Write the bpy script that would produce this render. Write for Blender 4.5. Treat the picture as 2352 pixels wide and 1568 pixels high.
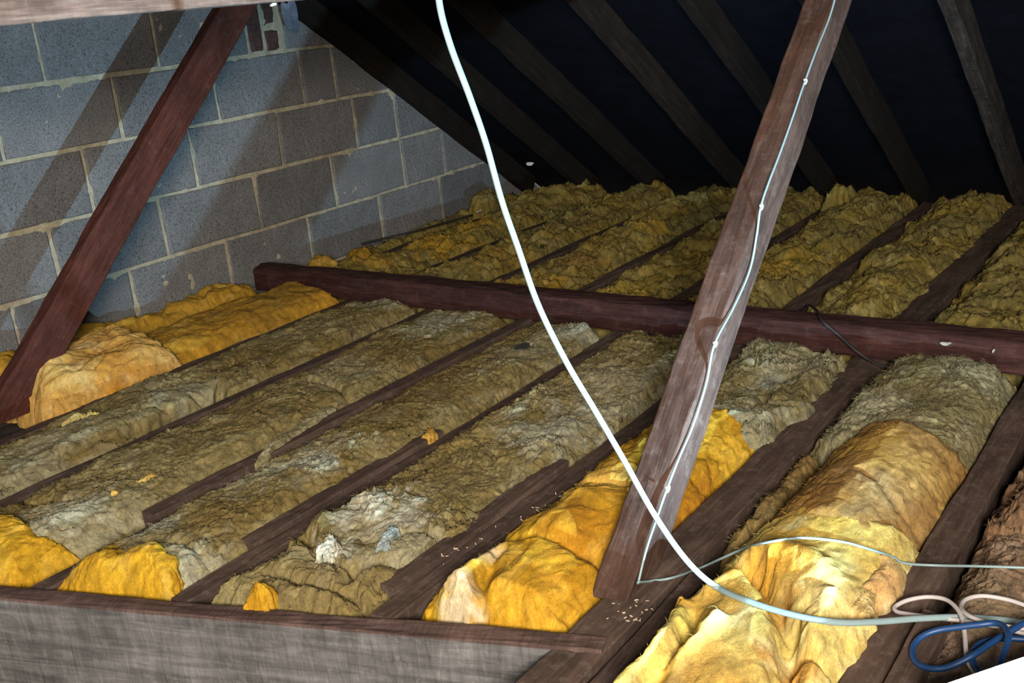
import bpy, math, random
import numpy as np
from mathutils import Vector, Matrix

random.seed(7)
RNG = np.random.default_rng(11)
SC = bpy.context.scene
COL = SC.collection
for _o in list(bpy.data.objects):
    bpy.data.objects.remove(_o, do_unlink=True)

# ------------------------------------------------------------------ camera, world, lights, exposure
# axes: X runs along the joists (parallel to the gable wall), Y runs into the gable wall (wall face at Y = 0), Z up.
CAM = np.array([-1.953, -3.338, 1.115])
ROT = np.array([[0.57110617, -0.81550541, -0.09374795],
                [-0.30552324, -0.10517039, -0.94635867],
                [0.7619011, 0.56911345, -0.30921932]])      # rows: right, down, forward
FPX, W, H = 2451.93, 2352, 1568
cd = bpy.data.cameras.new('camera')
cd.sensor_fit = 'HORIZONTAL'
cd.sensor_width = 36.0
cd.lens = 36.0 * FPX / W
cd.clip_start = 0.02
cam = bpy.data.objects.new('camera', cd)
COL.objects.link(cam)
r, d, f = ROT
cam.matrix_world = Matrix(((r[0], -d[0], -f[0], CAM[0]), (r[1], -d[1], -f[1], CAM[1]), (r[2], -d[2], -f[2], CAM[2]), (0, 0, 0, 1)))
SC.camera = cam

world = bpy.data.worlds.new('loft_dark')
SC.world = world
world.use_nodes = True
world.node_tree.nodes['Background'].inputs[0].default_value = (0.9, 0.85, 0.8, 1)
world.node_tree.nodes['Background'].inputs[1].default_value = 0.13

LAMP = Vector((-0.690, -3.150, 0.2238))
ld = bpy.data.lights.new('work_lamp_light', 'SPOT')
ld.energy = 285
ld.color = (0.46, 0.78, 1.0)
ld.shadow_soft_size = 0.009
ld.spot_size = math.radians(150)
ld.spot_blend = 0.9
lo = bpy.data.objects.new('work_lamp_light', ld)
lo.location = LAMP
lo.rotation_euler = Vector((0.38, 0.88, 0.25)).to_track_quat('-Z', 'Y').to_euler()
COL.objects.link(lo)

bd = bpy.data.lights.new('warm_fill_light', 'POINT')  # added warm fill light, unseen behind the camera
bd.energy = 860
bd.color = (1.0, 0.90, 0.76)
bd.shadow_soft_size = 0.35
bo = bpy.data.objects.new('warm_fill_light', bd)
bo.location = (-2.75, -3.95, 1.45)
COL.objects.link(bo)

SC.view_settings.view_transform = 'Standard'
SC.view_settings.look = 'None'
SC.view_settings.gamma = 1.0
SC.view_settings.use_curve_mapping = False
SC.view_settings.exposure = 0.0

# ------------------------------------------------------------------ helpers
def ray(u, v):
    return ROT.T @ np.array([(u - W / 2) / FPX, (v - H / 2) / FPX, 1.0])

def at(u, v, z):                      # point of the horizontal plane z seen at a photo pixel
    q = ray(u, v)
    return CAM + q * ((z - CAM[2]) / q[2])

def aty(u, v, y):
    q = ray(u, v)
    return CAM + q * ((y - CAM[1]) / q[1])

def atd(u, v, dist):
    q = ray(u, v)
    return CAM + q / np.linalg.norm(q) * dist

def tag(o, label=None, cat=None, group=None, kind=None):
    if label: o['label'] = label
    if cat: o['category'] = cat
    if group: o['group'] = group
    if kind: o['kind'] = kind
    return o

def mesh_obj(name, verts, faces, mat, parent=None, smooth=False, cols=None):
    me = bpy.data.meshes.new(name)
    verts = np.asarray(verts, dtype=np.float32)
    if isinstance(faces, np.ndarray):
        n, k = faces.shape
        me.vertices.add(len(verts))
        me.vertices.foreach_set('co', verts.ravel())
        me.loops.add(n * k)
        me.loops.foreach_set('vertex_index', faces.astype(np.int32).ravel())
        me.polygons.add(n)
        me.polygons.foreach_set('loop_start', np.arange(0, n * k, k, dtype=np.int32))
        me.update(calc_edges=True)
    else:
        me.from_pydata([tuple(v) for v in verts.tolist()], [], faces)
    if smooth:
        me.polygons.foreach_set('use_smooth', np.ones(len(me.polygons), dtype=bool))
    if cols is not None:
        a = me.color_attributes.new('Col', 'FLOAT_COLOR', 'POINT')
        c4 = np.ones((len(verts), 4), dtype=np.float32)
        c4[:, :3] = cols
        a.data.foreach_set('color', c4.ravel())
    me.validate()
    me.materials.append(mat)
    o = bpy.data.objects.new(name, me)
    COL.objects.link(o)
    if parent is not None:
        o.parent = parent
    return o

def empty(name, loc=(0, 0, 0)):
    o = bpy.data.objects.new(name, None)
    o.location = loc
    o.empty_display_size = 0.05
    COL.objects.link(o)
    return o

# --- noise on numpy arrays
def _hash(ix, iy, seed):
    h = (ix.astype(np.int64) * 374761393 + iy.astype(np.int64) * 668265263 + seed * 982451653) & 0xFFFFFFFF
    h = ((h ^ (h >> 13)) * 1274126177) & 0xFFFFFFFF
    return (h ^ (h >> 16)) & 0xFFFFFFFF

def perlin(x, y, seed=0):
    x0 = np.floor(x); y0 = np.floor(y)
    fx = x - x0; fy = y - y0
    u = fx * fx * fx * (fx * (fx * 6 - 15) + 10); v = fy * fy * fy * (fy * (fy * 6 - 15) + 10)
    def g(ix, iy, dx, dy):
        a = _hash(ix, iy, seed).astype(np.float64) * (2 * math.pi / 4294967296.0)
        return np.cos(a) * dx + np.sin(a) * dy
    n00 = g(x0, y0, fx, fy); n10 = g(x0 + 1, y0, fx - 1, fy)
    n01 = g(x0, y0 + 1, fx, fy - 1); n11 = g(x0 + 1, y0 + 1, fx - 1, fy - 1)
    return ((n00 * (1 - u) + n10 * u) * (1 - v) + (n01 * (1 - u) + n11 * u) * v) * 1.5

def fbm(x, y, o=4, seed=0, gain=0.5):
    s = np.zeros_like(x); a = 1.0; t = 0
    for i in range(o):
        s += a * perlin(x * 2 ** i, y * 2 ** i, seed + i * 17)
        t += a; a *= gain
    return s / t

def ridged(x, y, o=3, seed=0):
    s = np.zeros_like(x); a = 1.0; t = 0
    for i in range(o):
        s += a * (1 - 2 * np.abs(perlin(x * 2 ** i, y * 2 ** i, seed + i * 31)))
        t += a; a *= 0.5
    return s / t

def sstep(a, b, x):
    t = np.clip((x - a) / (b - a), 0, 1)
    return t * t * (3 - 2 * t)

def polydist(X, Y, pts):
    best = np.full(X.shape, 1e9)
    for (ax, ay), (bx, by) in zip(pts[:-1], pts[1:]):
        dx, dy = bx - ax, by - ay
        t = np.clip(((X - ax) * dx + (Y - ay) * dy) / (dx * dx + dy * dy + 1e-12), 0, 1)
        best = np.minimum(best, np.hypot(X - ax - t * dx, Y - ay - t * dy))
    return best

# --- materials
def srgb(*c):
    return tuple(((v / 255) / 12.92 if v / 255 <= 0.04045 else ((v / 255 + 0.055) / 1.055) ** 2.4) for v in c)

class NT:
    def __init__(s, name):
        s.m = bpy.data.materials.new(name); s.m.use_nodes = True
        s.t = s.m.node_tree; s.b = s.t.nodes['Principled BSDF']
        s.b.inputs['Specular IOR Level'].default_value = 0.2
    def n(s, kind, **kw):
        q = s.t.nodes.new('ShaderNode' + kind)
        for k, v in kw.items():
            if k.startswith('i_'):
                q.inputs[k[2:].replace('_', ' ')].default_value = v
            else:
                setattr(q, k, v)
        return q
    def l(s, a, b): s.t.links.new(a, b)
    def coord(s, scale=(1, 1, 1), kind='Object'):
        c = s.n('TexCoord'); mp = s.n('Mapping'); mp.inputs['Scale'].default_value = scale
        s.l(c.outputs[kind], mp.inputs[0]); return mp.outputs[0]
    def noise(s, vec, scale, detail=4, rough=0.55, dist=0.0):
        q = s.n('TexNoise'); q.inputs['Scale'].default_value = scale; q.inputs['Detail'].default_value = detail
        q.inputs['Roughness'].default_value = rough; q.inputs['Distortion'].default_value = dist
        s.l(vec, q.inputs['Vector']); return q.outputs['Fac']
    def ramp(s, fac, stops):
        q = s.n('ValToRGB'); e = q.color_ramp.elements
        while len(e) < len(stops): e.new(0.5)
        for el, (p, c) in zip(e, stops):
            el.position = p; el.color = (*c, 1) if len(c) == 3 else c
        s.l(fac, q.inputs[0]); return q.outputs[0]
    def mix(s, a, b, fac, mode='MIX'):
        q = s.n('Mix', data_type='RGBA', blend_type=mode)
        for i, v in ((6, a), (7, b)):
            if isinstance(v, tuple): q.inputs[i].default_value = (*v, 1)
            else: s.l(v, q.inputs[i])
        if isinstance(fac, (int, float)): q.inputs[0].default_value = fac
        else: s.l(fac, q.inputs[0])
        return q.outputs[2]
    def math(s, op, a, b=None):
        q = s.n('Math', operation=op)
        for i, v in ((0, a), (1, b)):
            if v is None: continue
            if isinstance(v, (int, float)): q.inputs[i].default_value = v
            else: s.l(v, q.inputs[i])
        return q.outputs[0]
    def bump(s, h, dist, strength=1.0, prev=None):
        q = s.n('Bump'); q.inputs['Distance'].default_value = dist; q.inputs['Strength'].default_value = strength
        s.l(h, q.inputs['Height'])
        if prev is not None: s.l(prev, q.inputs['Normal'])
        return q.outputs[0]
    def out(s, col, rough=0.9, normal=None):
        if isinstance(col, tuple): s.b.inputs['Base Color'].default_value = (*col, 1)
        else: s.l(col, s.b.inputs['Base Color'])
        s.b.inputs['Roughness'].default_value = rough
        if normal is not None: s.l(normal, s.b.inputs['Normal'])
        return s.m

def mat_wool(name, mott=0.35, bmp=1.0):
    t = NT(name)
    a = t.n('Attribute', attribute_name='Col').outputs['Color']
    v = t.coord((1, 1.8, 1))
    n1 = t.noise(v, 38, 6, 0.65, 0.8)
    n2 = t.noise(v, 190, 3, 0.6, 0.6)
    f1 = t.ramp(n1, [(0.3, (1 - mott,) * 3), (0.7, (1 + mott * 0.6,) * 3)])
    c = t.mix(a, f1, 1.0, 'MULTIPLY')
    f2 = t.ramp(n2, [(0.32, (0.78,) * 3), (0.68, (1.18,) * 3)])
    c = t.mix(c, f2, 1.0, 'MULTIPLY')
    nb = t.bump(n1, 0.004 * bmp, 0.6)
    nb = t.bump(n2, 0.0022 * bmp, 0.8, nb)
    return t.out(c, 1.0, nb)

def mat_wood(name, dark, mid, light, saw=0.0, dust=0.0, dustcol=(0.3, 0.27, 0.24), rough=0.85, grain=1.0):
    t = NT(name)
    v = t.coord((1.2, 14, 14))
    g = t.noise(v, 3.0, 6, 0.6, 1.2)
    v2 = t.coord((4, 60, 60))
    g2 = t.noise(v2, 3.0, 4, 0.6, 0.5)
    c = t.ramp(g, [(0.25, dark), (0.5, mid), (0.78, light)])
    g2c = t.ramp(g2, [(0.3, (0.6,) * 3), (0.7, (1.25,) * 3)])
    c = t.mix(c, g2c, grain, 'MULTIPLY')
    blot = t.noise(t.coord((1, 1, 1)), 9, 4, 0.6)
    c = t.mix(c, t.ramp(blot, [(0.3, (0.7,) * 3), (0.7, (1.2,) * 3)]), 1.0, 'MULTIPLY')
    if dust:
        dn = t.noise(t.coord((1, 1, 1)), 40, 6, 0.75)
        df = t.ramp(dn, [(0.52, (0, 0, 0)), (0.75, (dust,) * 3)])
        c = t.mix(c, dustcol, df)
    h = t.math('ADD', g, t.math('MULTIPLY', g2, 0.5))
    nb = t.bump(h, 0.003, 0.7 * grain)
    if saw:
        w = t.noise(t.coord((75, 9, 9)), 1.0, 6, 0.7, 1.2)
        w2 = t.noise(t.coord((22, 3, 3)), 1.0, 3, 0.6, 0.3)
        w = t.math('ADD', w, t.math('MULTIPLY', w2, 0.6))
        w = t.math('MULTIPLY', w, 0.62)
        nb = t.bump(w, 0.004, saw, nb)
        c = t.mix(c, t.ramp(w, [(0.32, (0.55,) * 3), (0.62, (1.25,) * 3)]), min(1.0, saw), 'MULTIPLY')
    return t.out(c, rough, nb)

def mat_plain(name, col, rough=0.6, spec=0.3, noise=0.15, scale=30, bump=0.0):
    t = NT(name)
    n = t.noise(t.coord(), scale, 4, 0.6)
    c = t.mix(col, t.ramp(n, [(0.3, (1 - noise,) * 3), (0.7, (1 + noise,) * 3)]), 1.0, 'MULTIPLY')
    t.b.inputs['Specular IOR Level'].default_value = spec
    return t.out(c, rough, t.bump(n, bump, 1.0) if bump else None)

def mat_block():
    t = NT('concrete_block')
    v = t.coord(kind='Object')
    big = t.noise(v, 6, 4, 0.6)
    fine = t.noise(v, 190, 4, 0.75)
    pit = t.noise(v, 140, 2, 0.5)
    inf = t.n('ObjectInfo').outputs['Random']
    base = t.ramp(inf, [(0.0, (0.132, 0.134, 0.142)), (0.5, (0.160, 0.162, 0.170)), (1.0, (0.184, 0.184, 0.190))])
    c = t.mix(base, t.ramp(big, [(0.3, (0.82,) * 3), (0.7, (1.15,) * 3)]), 1.0, 'MULTIPLY')
    c = t.mix(c, t.ramp(fine, [(0.3, (0.5,) * 3), (0.5, (1.0,) * 3), (0.72, (1.5,) * 3)]), 1.0, 'MULTIPLY')
    c = t.mix(c, t.ramp(pit, [(0.3, (0.45,) * 3), (0.4, (1,) * 3)]), 1.0, 'MULTIPLY')
    nb = t.bump(fine, 0.003, 0.8)
    nb = t.bump(pit, 0.003, 0.6, nb)
    return t.out(c, 0.95, nb)

def mat_mortar():
    t = NT('mortar')
    v = t.coord()
    n = t.noise(v, 60, 5, 0.7)
    b = t.noise(v, 7, 3, 0.6)
    c = t.ramp(n, [(0.3, (0.27, 0.245, 0.185)), (0.7, (0.42, 0.39, 0.31))])
    c = t.mix(c, t.ramp(b, [(0.3, (0.8, 0.76, 0.66)), (0.7, (1.12, 1.12, 1.1))]), 1.0, 'MULTIPLY')
    return t.out(c, 0.95, t.bump(n, 0.003, 0.8))

M_BLOCK, M_MORTAR = mat_block(), mat_mortar()
M_BRICK = mat_plain('red_brick', (0.075, 0.040, 0.036), 0.95, 0.1, 0.4, 60, 0.002)
M_GREY_WOOL = mat_wool('grey_mineral_wool', 0.42)
M_ORANGE_WOOL = mat_wool('orange_glass_wool', 0.24, 0.5)
M_BACK_WOOL = mat_wool('olive_glass_wool', 0.40)
M_JOIST = mat_wood('dark_joist_wood', (0.042, 0.027, 0.021), (0.076, 0.049, 0.039), (0.118, 0.080, 0.066), 0.0, 0.45, (0.22, 0.18, 0.165), 0.85, 0.6)
M_BINDER = mat_wood('red_stained_wood', (0.022, 0.008, 0.0075), (0.042, 0.0145, 0.013), (0.078, 0.034, 0.030), 0.15, 0.25, (0.11, 0.085, 0.08))
M_STRUT_R = mat_wood('brown_strut_wood', (0.034, 0.0175, 0.013), (0.066, 0.0345, 0.026), (0.102, 0.057, 0.043), 0.25, 0.3, (0.22, 0.16, 0.13), 0.85, 0.6)
M_STRUT_L = mat_wood('red_strut_wood', (0.040, 0.0110, 0.0075), (0.068, 0.0190, 0.0130), (0.092, 0.029, 0.0205), 0.2, 0.12, (0.25, 0.2, 0.18))
M_COLLAR = mat_wood('pale_sawn_wood', (0.10, 0.062, 0.048), (0.165, 0.110, 0.090), (0.235, 0.178, 0.152), 0.35, 0.3, (0.29, 0.25, 0.23))
M_TRIM = mat_wood('grey_sawn_wood', (0.058, 0.055, 0.056), (0.118, 0.114, 0.117), (0.20, 0.196, 0.202), 0.9, 0.5, (0.25, 0.245, 0.25), 0.85, 0.25)
def brown_top(m, zt, c):
    nt = m.node_tree; b = nt.nodes['Principled BSDF']
    src = b.inputs['Base Color'].links[0].from_socket
    tc = nt.nodes.new('ShaderNodeTexCoord'); sx = nt.nodes.new('ShaderNodeSeparateXYZ'); nt.links.new(tc.outputs['Object'], sx.inputs[0])
    mr = nt.nodes.new('ShaderNodeMapRange'); mr.inputs[1].default_value = zt - .003; mr.inputs[2].default_value = zt
    nt.links.new(sx.outputs['Z'], mr.inputs[0])
    mu = nt.nodes.new('ShaderNodeMix'); mu.data_type = 'RGBA'; mu.blend_type = 'MULTIPLY'; mu.inputs[7].default_value = (*c, 1)
    nt.links.new(mr.outputs[0], mu.inputs[0]); nt.links.new(src, mu.inputs[6]); nt.links.new(mu.outputs[2], b.inputs['Base Color'])
brown_top(M_TRIM, 0.121, (0.72, 0.46, 0.40))
M_RAFTER = mat_wood('dim_rafter_wood', (0.004, 0.0028, 0.0021), (0.0085, 0.0054, 0.0037), (0.0145, 0.0092, 0.0066), 0.1, 0.15, (0.03, 0.024, 0.02))  # rafter wood darkened so the roof stays dim
M_RAFTER3 = mat_wood('lit_rafter_wood', (0.006, 0.0042, 0.0030), (0.015, 0.0095, 0.0065), (0.026, 0.0165, 0.0115), 0.1, 0.2, (0.045, 0.034, 0.027))  # same wood lightened in colour for the one faintly lit rafter
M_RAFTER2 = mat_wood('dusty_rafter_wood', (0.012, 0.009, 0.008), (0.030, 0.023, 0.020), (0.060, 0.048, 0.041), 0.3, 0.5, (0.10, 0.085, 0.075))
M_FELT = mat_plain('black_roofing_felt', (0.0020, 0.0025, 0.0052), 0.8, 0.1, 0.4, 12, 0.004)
M_BOARD = mat_plain('dusty_plasterboard', (0.06, 0.05, 0.045), 0.95, 0.1, 0.4, 20)
M_CABLE_W = mat_plain('white_cable_sheath', (0.20, 0.275, 0.295), 0.45, 0.4, 0.05, 40)
M_CABLE_G = mat_plain('grey_cable_sheath', (0.40, 0.37, 0.38), 0.5, 0.4, 0.08, 40)
M_CABLE_B = mat_plain('blue_cable_sheath', (0.009, 0.042, 0.14), 0.45, 0.4, 0.1, 40)
M_CABLE_K = mat_plain('black_cable_sheath', (0.022, 0.020, 0.022), 0.6, 0.3, 0.2, 40)
M_CLIP = mat_plain('clip_plastic', (0.60, 0.75, 0.80), 0.4, 0.4, 0.05)
M_NAIL = mat_plain('clip_nail_steel', (0.45, 0.45, 0.47), 0.35, 0.6, 0.1)
M_CHIP = mat_plain('pale_wood_chip', (0.55, 0.42, 0.32), 0.9, 0.1, 0.2)
M_PLASTER = mat_plain('white_scrap', (0.55, 0.54, 0.52), 0.9, 0.1, 0.2)
M_LEAF = mat_plain('dry_dark_leaf', (0.028, 0.029, 0.026), 0.7, 0.2, 0.3)
M_LAMPBODY = mat_plain('lamp_white_plastic', (0.75, 0.77, 0.8), 0.4, 0.4, 0.03)
M_FLAP = mat_plain('grey_blue_membrane', (0.11, 0.13, 0.18), 0.6, 0.3, 0.3, 25, 0.004)
_t = NT('lamp_diffuser')
_t.b.inputs['Emission Color'].default_value = (0.93, 0.97, 1.0, 1)
_t.b.inputs['Emission Strength'].default_value = 6.0
M_DIFF = _t.out((0.8, 0.8, 0.8), 0.5)

# ------------------------------------------------------------------ beams
def beam(name, p0, p1, side, w, h, mat, rad=0.004, wob=0.0015, seed=0, parent=None, step=0.03, wane=0.0, cutz=None):
    """A sawn timber from p0 to p1. side = direction of its width w; h is its depth; p0, p1 lie on its centre line."""
    p0, p1, side = np.array(p0, float), np.array(p1, float), np.array(side, float)
    L = np.linalg.norm(p1 - p0); ex = (p1 - p0) / L
    ey = side - ex * (side @ ex); ey /= np.linalg.norm(ey)
    ez = np.cross(ex, ey)
    n = max(2, int(L / step))
    ring = []
    for cx, cy, a0 in ((w / 2 - rad, h / 2 - rad, 0), (-w / 2 + rad, h / 2 - rad, 90), (-w / 2 + rad, -h / 2 + rad, 180), (w / 2 - rad, -h / 2 + rad, 270)):
        for k in range(4):
            a = math.radians(a0 + k * 30)
            ring.append((cx + rad * math.cos(a), cy + rad * math.sin(a)))
    full = []
    for i, q in enumerate(ring):
        full.append(q)
        if i % 4 == 3:
            nx = ring[(i + 1) % 16]
            for k in (0.25, 0.5, 0.75):
                full.append((q[0] + (nx[0] - q[0]) * k, q[1] + (nx[1] - q[1]) * k))
    R = np.array(full); m = len(R)
    xs = np.linspace(0, L, n + 1)
    XX, JJ = np.meshgrid(xs, np.arange(m), indexing='ij')
    yy, zz = R[JJ, 0], R[JJ, 1]
    nz = fbm(XX * 6 + yy * 30, zz * 30 + seed * 3.7, 3, seed)
    k = 1 + wob * 3 * nz / max(w, h) * 2
    bow = wob * 4 * fbm(XX * 1.2 + seed * 9.1, XX * 0 + 0.5, 2, seed + 3)
    yy = yy * k + bow
    zz = zz * k + bow * 0.5
    if wane:                                   # bark edge: upper corner rounded off unevenly
        up = np.clip((zz / (h / 2) - 0.3) / 0.7, 0, 1) * np.clip((yy / (w / 2) - 0.1) / 0.9, 0, 1)
        wn = 0.5 + 0.9 * fbm(XX * 2.3 + seed, XX * 0 + seed, 3, seed + 5)
        zz = zz - wane * up * np.clip(wn, 0.1, 1.5)
        yy = yy - wane * 0.6 * up * np.clip(wn, 0.1, 1.5)
    if cutz is not None:                       # lower end sawn off level
        XX = np.maximum(XX, (cutz - p0[2] - ey[2] * yy - ez[2] * zz) / ex[2])
    V = np.stack([XX - L / 2, yy, zz], -1).reshape(-1, 3)
    I = np.arange((n + 1) * m).reshape(n + 1, m)
    a, b = I[:-1], I[1:]
    faces = np.stack([a, b, np.roll(b, -1, 1), np.roll(a, -1, 1)], -1).reshape(-1, 4)[:, ::-1].tolist()
    faces.append([int(q) for q in I[0]]); faces.append([int(q) for q in I[-1][::-1]])
    o = mesh_obj(name, V, faces, mat, parent)
    c = (p0 + p1) / 2
    o.matrix_world = Matrix(((ex[0], ey[0], ez[0], c[0]), (ex[1], ey[1], ez[1], c[1]), (ex[2], ey[2], ez[2], c[2]), (0, 0, 0, 1)))
    return o

def catmull(P, n=10):
    P = np.array(P, float)
    P = np.vstack([2 * P[0] - P[1], P, 2 * P[-1] - P[-2]])
    out = []
    for i in range(1, len(P) - 2):
        for t in np.linspace(0, 1, n, endpoint=False):
            a, b, c, d_ = P[i - 1], P[i], P[i + 1], P[i + 2]
            out.append(0.5 * ((2 * b) + (-a + c) * t + (2 * a - 5 * b + 4 * c - d_) * t * t + (-a + 3 * b - 3 * c + d_) * t ** 3))
    out.append(P[-2])
    return np.array(out)

def tube_geo(P, rad, flat=1.0, sides=10):
    T = np.gradient(P, axis=0); T /= np.linalg.norm(T, axis=1)[:, None]
    up = np.array([0, 0, 1.0]); V = []
    prev = np.cross(T[0], up); prev = prev if np.linalg.norm(prev) > 0.1 else np.array([1.0, 0, 0])
    for p, t in zip(P, T):
        s = prev - t * (prev @ t); s /= np.linalg.norm(s); prev = s
        q = np.cross(s, t)
        for k in range(sides):
            a = 2 * math.pi * k / sides
            V.append(p + rad * (math.cos(a) * s + flat * math.sin(a) * q))
    n = len(P)
    F = [[i * sides + k, i * sides + (k + 1) % sides, (i + 1) * sides + (k + 1) % sides, (i + 1) * sides + k] for i in range(n - 1) for k in range(sides)]
    F.append(list(range(sides))[::-1]); F.append([(n - 1) * sides + k for k in range(sides)])
    return V, F

def tube(name, P, rad, mat, flat=1.0, sides=10, n=10, parent=None):
    V, F = tube_geo(catmull(P, n), rad, flat, sides)
    return mesh_obj(name, V, F, mat, parent, smooth=True)

# ------------------------------------------------------------------ structure: floor, gable wall, roof
JT = 0.10                                             # joist tops
YJ = [-0.215, -0.61, -0.985, -1.39, -1.745, -2.135, -2.515, -2.915, -3.30]
def trim_x(y):                                        # far edge of the hatch trimmer
    return -1.099 + (y + 1.411) / (-1.116) * 0.374

fl = [(trim_x(0) + .02, 0.0), (2.85, 0.0), (2.85, -3.6), (-1.7, -3.6), (-1.7, -2.50), (trim_x(-2.5) + .02, -2.50)]
V = [(x, y, 0.0) for x, y in fl] + [(x, y, -0.0125) for x, y in fl]
n = len(fl)
F = [list(range(n))[::-1], list(range(n, 2 * n))] + [[i, (i + 1) % n, n + (i + 1) % n, n + i] for i in range(n)]
tag(mesh_obj('floor', V, F, M_BOARD), kind='structure')

SLOPE = -0.6895
def roof_z(x):                                        # underside of the rafters
    return 0.28 + SLOPE * (x - 2.455)
RIDGE_X = -1.25

# gable wall: uneven mortar bed as the wall's own mesh, every concrete block a child
XL, XR = -2.6, 2.95
gx = np.arange(XL, XR + 1e-6, 0.0125); gz = np.arange(-0.16, 1.62, 0.0125)
GX, GZ = np.meshgrid(gx, gz, indexing='ij')
GY = 0.0048 - 0.0125 * fbm(GX * 16, GZ * 16, 4, 5) - 0.005 * fbm(GX * 3, GZ * 3, 2, 8)
I = np.arange(GX.size).reshape(GX.shape)
Q = np.stack([I[:-1, :-1], I[1:, :-1], I[1:, 1:], I[:-1, 1:]], -1).reshape(-1, 4)
cz = GZ.ravel()[Q].mean(1); cx = GX.ravel()[Q].mean(1)
Q = Q[cz < roof_z(cx) + 0.11]
wall = mesh_obj('wall_left', np.stack([GX, GY, GZ], -1).reshape(-1, 3), Q, M_MORTAR, smooth=True)
tag(wall, kind='structure')
wb = mesh_obj('backing', [(XL, .012, -.16), (XR, .012, -.16), (XR, .012, roof_z(XR) + .1), (0.6, .012, roof_z(0.6) + .1), (XL, .012, 1.66),
                          (XL, .11, -.16), (XR, .11, -.16), (XR, .11, roof_z(XR) + .1), (0.6, .11, roof_z(0.6) + .1), (XL, .11, 1.66)],
              [[0, 1, 2, 3, 4], [9, 8, 7, 6, 5], [0, 5, 6, 1], [1, 6, 7, 2], [2, 7, 8, 3], [3, 8, 9, 4], [4, 9, 5, 0]], M_MORTAR, wall)

def clip_slope(poly, off):
    out = []
    g = lambda p: roof_z(p[0]) + off - p[1]
    for i, p in enumerate(poly):
        q = poly[(i + 1) % len(poly)]
        if g(p) >= 0: out.append(p)
        if g(p) * g(q) < 0:
            t = g(p) / (g(p) - g(q)); out.append((p[0] + (q[0] - p[0]) * t, p[1] + (q[1] - p[1]) * t))
    return out

def block(poly, proud, mat, name='block', bev=0.005):
    P = np.array(poly); m = len(P)
    c = P.mean(0)
    inn = []
    for i in range(m):
        dv = P[i] - c
        inn.append(P[i] - np.sign(dv) * bev * (0.6 + 1.3 * random.random()))
    inn = np.array(inn)
    V = [(x - c[0], 0.012, z - c[1]) for x, z in P] + [(x - c[0], -proud + bev * .8, z - c[1]) for x, z in P] + [(x - c[0], -proud, z - c[1]) for x, z in inn]
    F = []
    for i in range(m):
        j = (i + 1) % m
        F.append([i, j, m + j, m + i]); F.append([m + i, m + j, 2 * m + j, 2 * m + i])
    F.append([2 * m + i for i in range(m)])
    o = mesh_obj(name, V, F, mat, wall)
    o.location = (c[0], 0, c[1])
    return o

# courses: (row index, joint offset). Joints measured in the photograph; one block = 0.45 m with its joint
def course(z0, z1, joints, off_top=0.105):
    for xa, xb in zip(joints[:-1], joints[1:]):
        g = 0.0068
        j = lambda: random.uniform(-0.0035, 0.0035)
        pts = [(xa + g + j(), z0 + g + j()), (xb - g + j(), z0 + g + j())]
        # a mid-edge point keeps the upper and lower arrises uneven
        pts = [(xa + g + j(), z0 + g + j()), ((xa + xb) / 2, z0 + g + j()), (xb - g + j(), z0 + g + j()),
               (xb - g + j(), z1 - g + j()), ((xa + xb) / 2, z1 - g + j()), (xa + g + j(), z1 - g + j())]
        pts = clip_slope(pts, off_top)
        if len(pts) >= 3:
            block(pts, random.uniform(0.0005, 0.0035), M_BLOCK)

def reg(start, n0, n1):
    return [start + 0.45 * k + random.uniform(-.008, .008) for k in range(n0, n1)]
BZ = [-0.15, 0.075, 0.30, 0.525, 0.75, 0.975, 1.20, 1.425, 1.65]
course(BZ[0], BZ[1], reg(0.0, -5, 7))
course(BZ[1], BZ[2], reg(0.26, -6, 7))
course(BZ[2], BZ[3], reg(0.0, -5, 5) + [2.11, 2.50, 2.94])
course(BZ[3], BZ[4], reg(0.18, -6, 4) + [1.80, 2.15])
course(BZ[4], BZ[5], reg(0.35, -6, 3) + [1.44, 1.80])
course(BZ[5], BZ[6], reg(0.11, -6, 2) + [0.995])
course(BZ[5], BZ[6], [1.185, 1.60])
course(BZ[6], BZ[7], reg(0.32, -6, 3))
course(BZ[7], BZ[8], reg(0.10, -6, 2))
for xa, xb, za, zb in ((1.005, 1.072, 0.985, 1.19), (1.092, 1.158, 0.985, 1.062), (1.090, 1.150, 1.082, 1.19)):
    block([(xa, za), (xb, za), (xb, zb), ((xa + xb) / 2, zb + .003), (xa, zb)], 0.002, M_BRICK, 'brick', 0.008)

# roof: sagging felt over rafters (both slopes, the camera stands under the ridge)
def felt(name, x0, x1, zf, ya, yb, seed):
    gx = np.linspace(x0, x1, 90); gy = np.linspace(yb, ya, 120)
    A, B = np.meshgrid(gx, gy, indexing='ij')
    sag = -0.018 * np.abs(np.sin((B + 0.03) / 0.41 * math.pi)) + 0.006 * fbm(A * 3, B * 5, 3, seed)
    lap = np.mod(A * 1.2, 1.0)
    Z = zf(A) + 0.125 + sag - 0.006 * sstep(0.93, 0.97, lap)
    I = np.arange(A.size).reshape(A.shape)
    Q = np.stack([I[:-1, :-1], I[1:, :-1], I[1:, 1:], I[:-1, 1:]], -1).reshape(-1, 4)
    o = mesh_obj(name, np.stack([A, B, Z], -1).reshape(-1, 3), Q, M_FELT, smooth=True)
    sd = o.modifiers.new('thick', 'SOLIDIFY'); sd.thickness = 0.004; sd.offset = 1
    return tag(o, kind='structure')
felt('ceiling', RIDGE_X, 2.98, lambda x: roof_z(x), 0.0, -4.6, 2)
felt('ceiling', -5.4, RIDGE_X, lambda x: roof_z(2 * RIDGE_X - x), 0.0, -4.6, 4)

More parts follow.
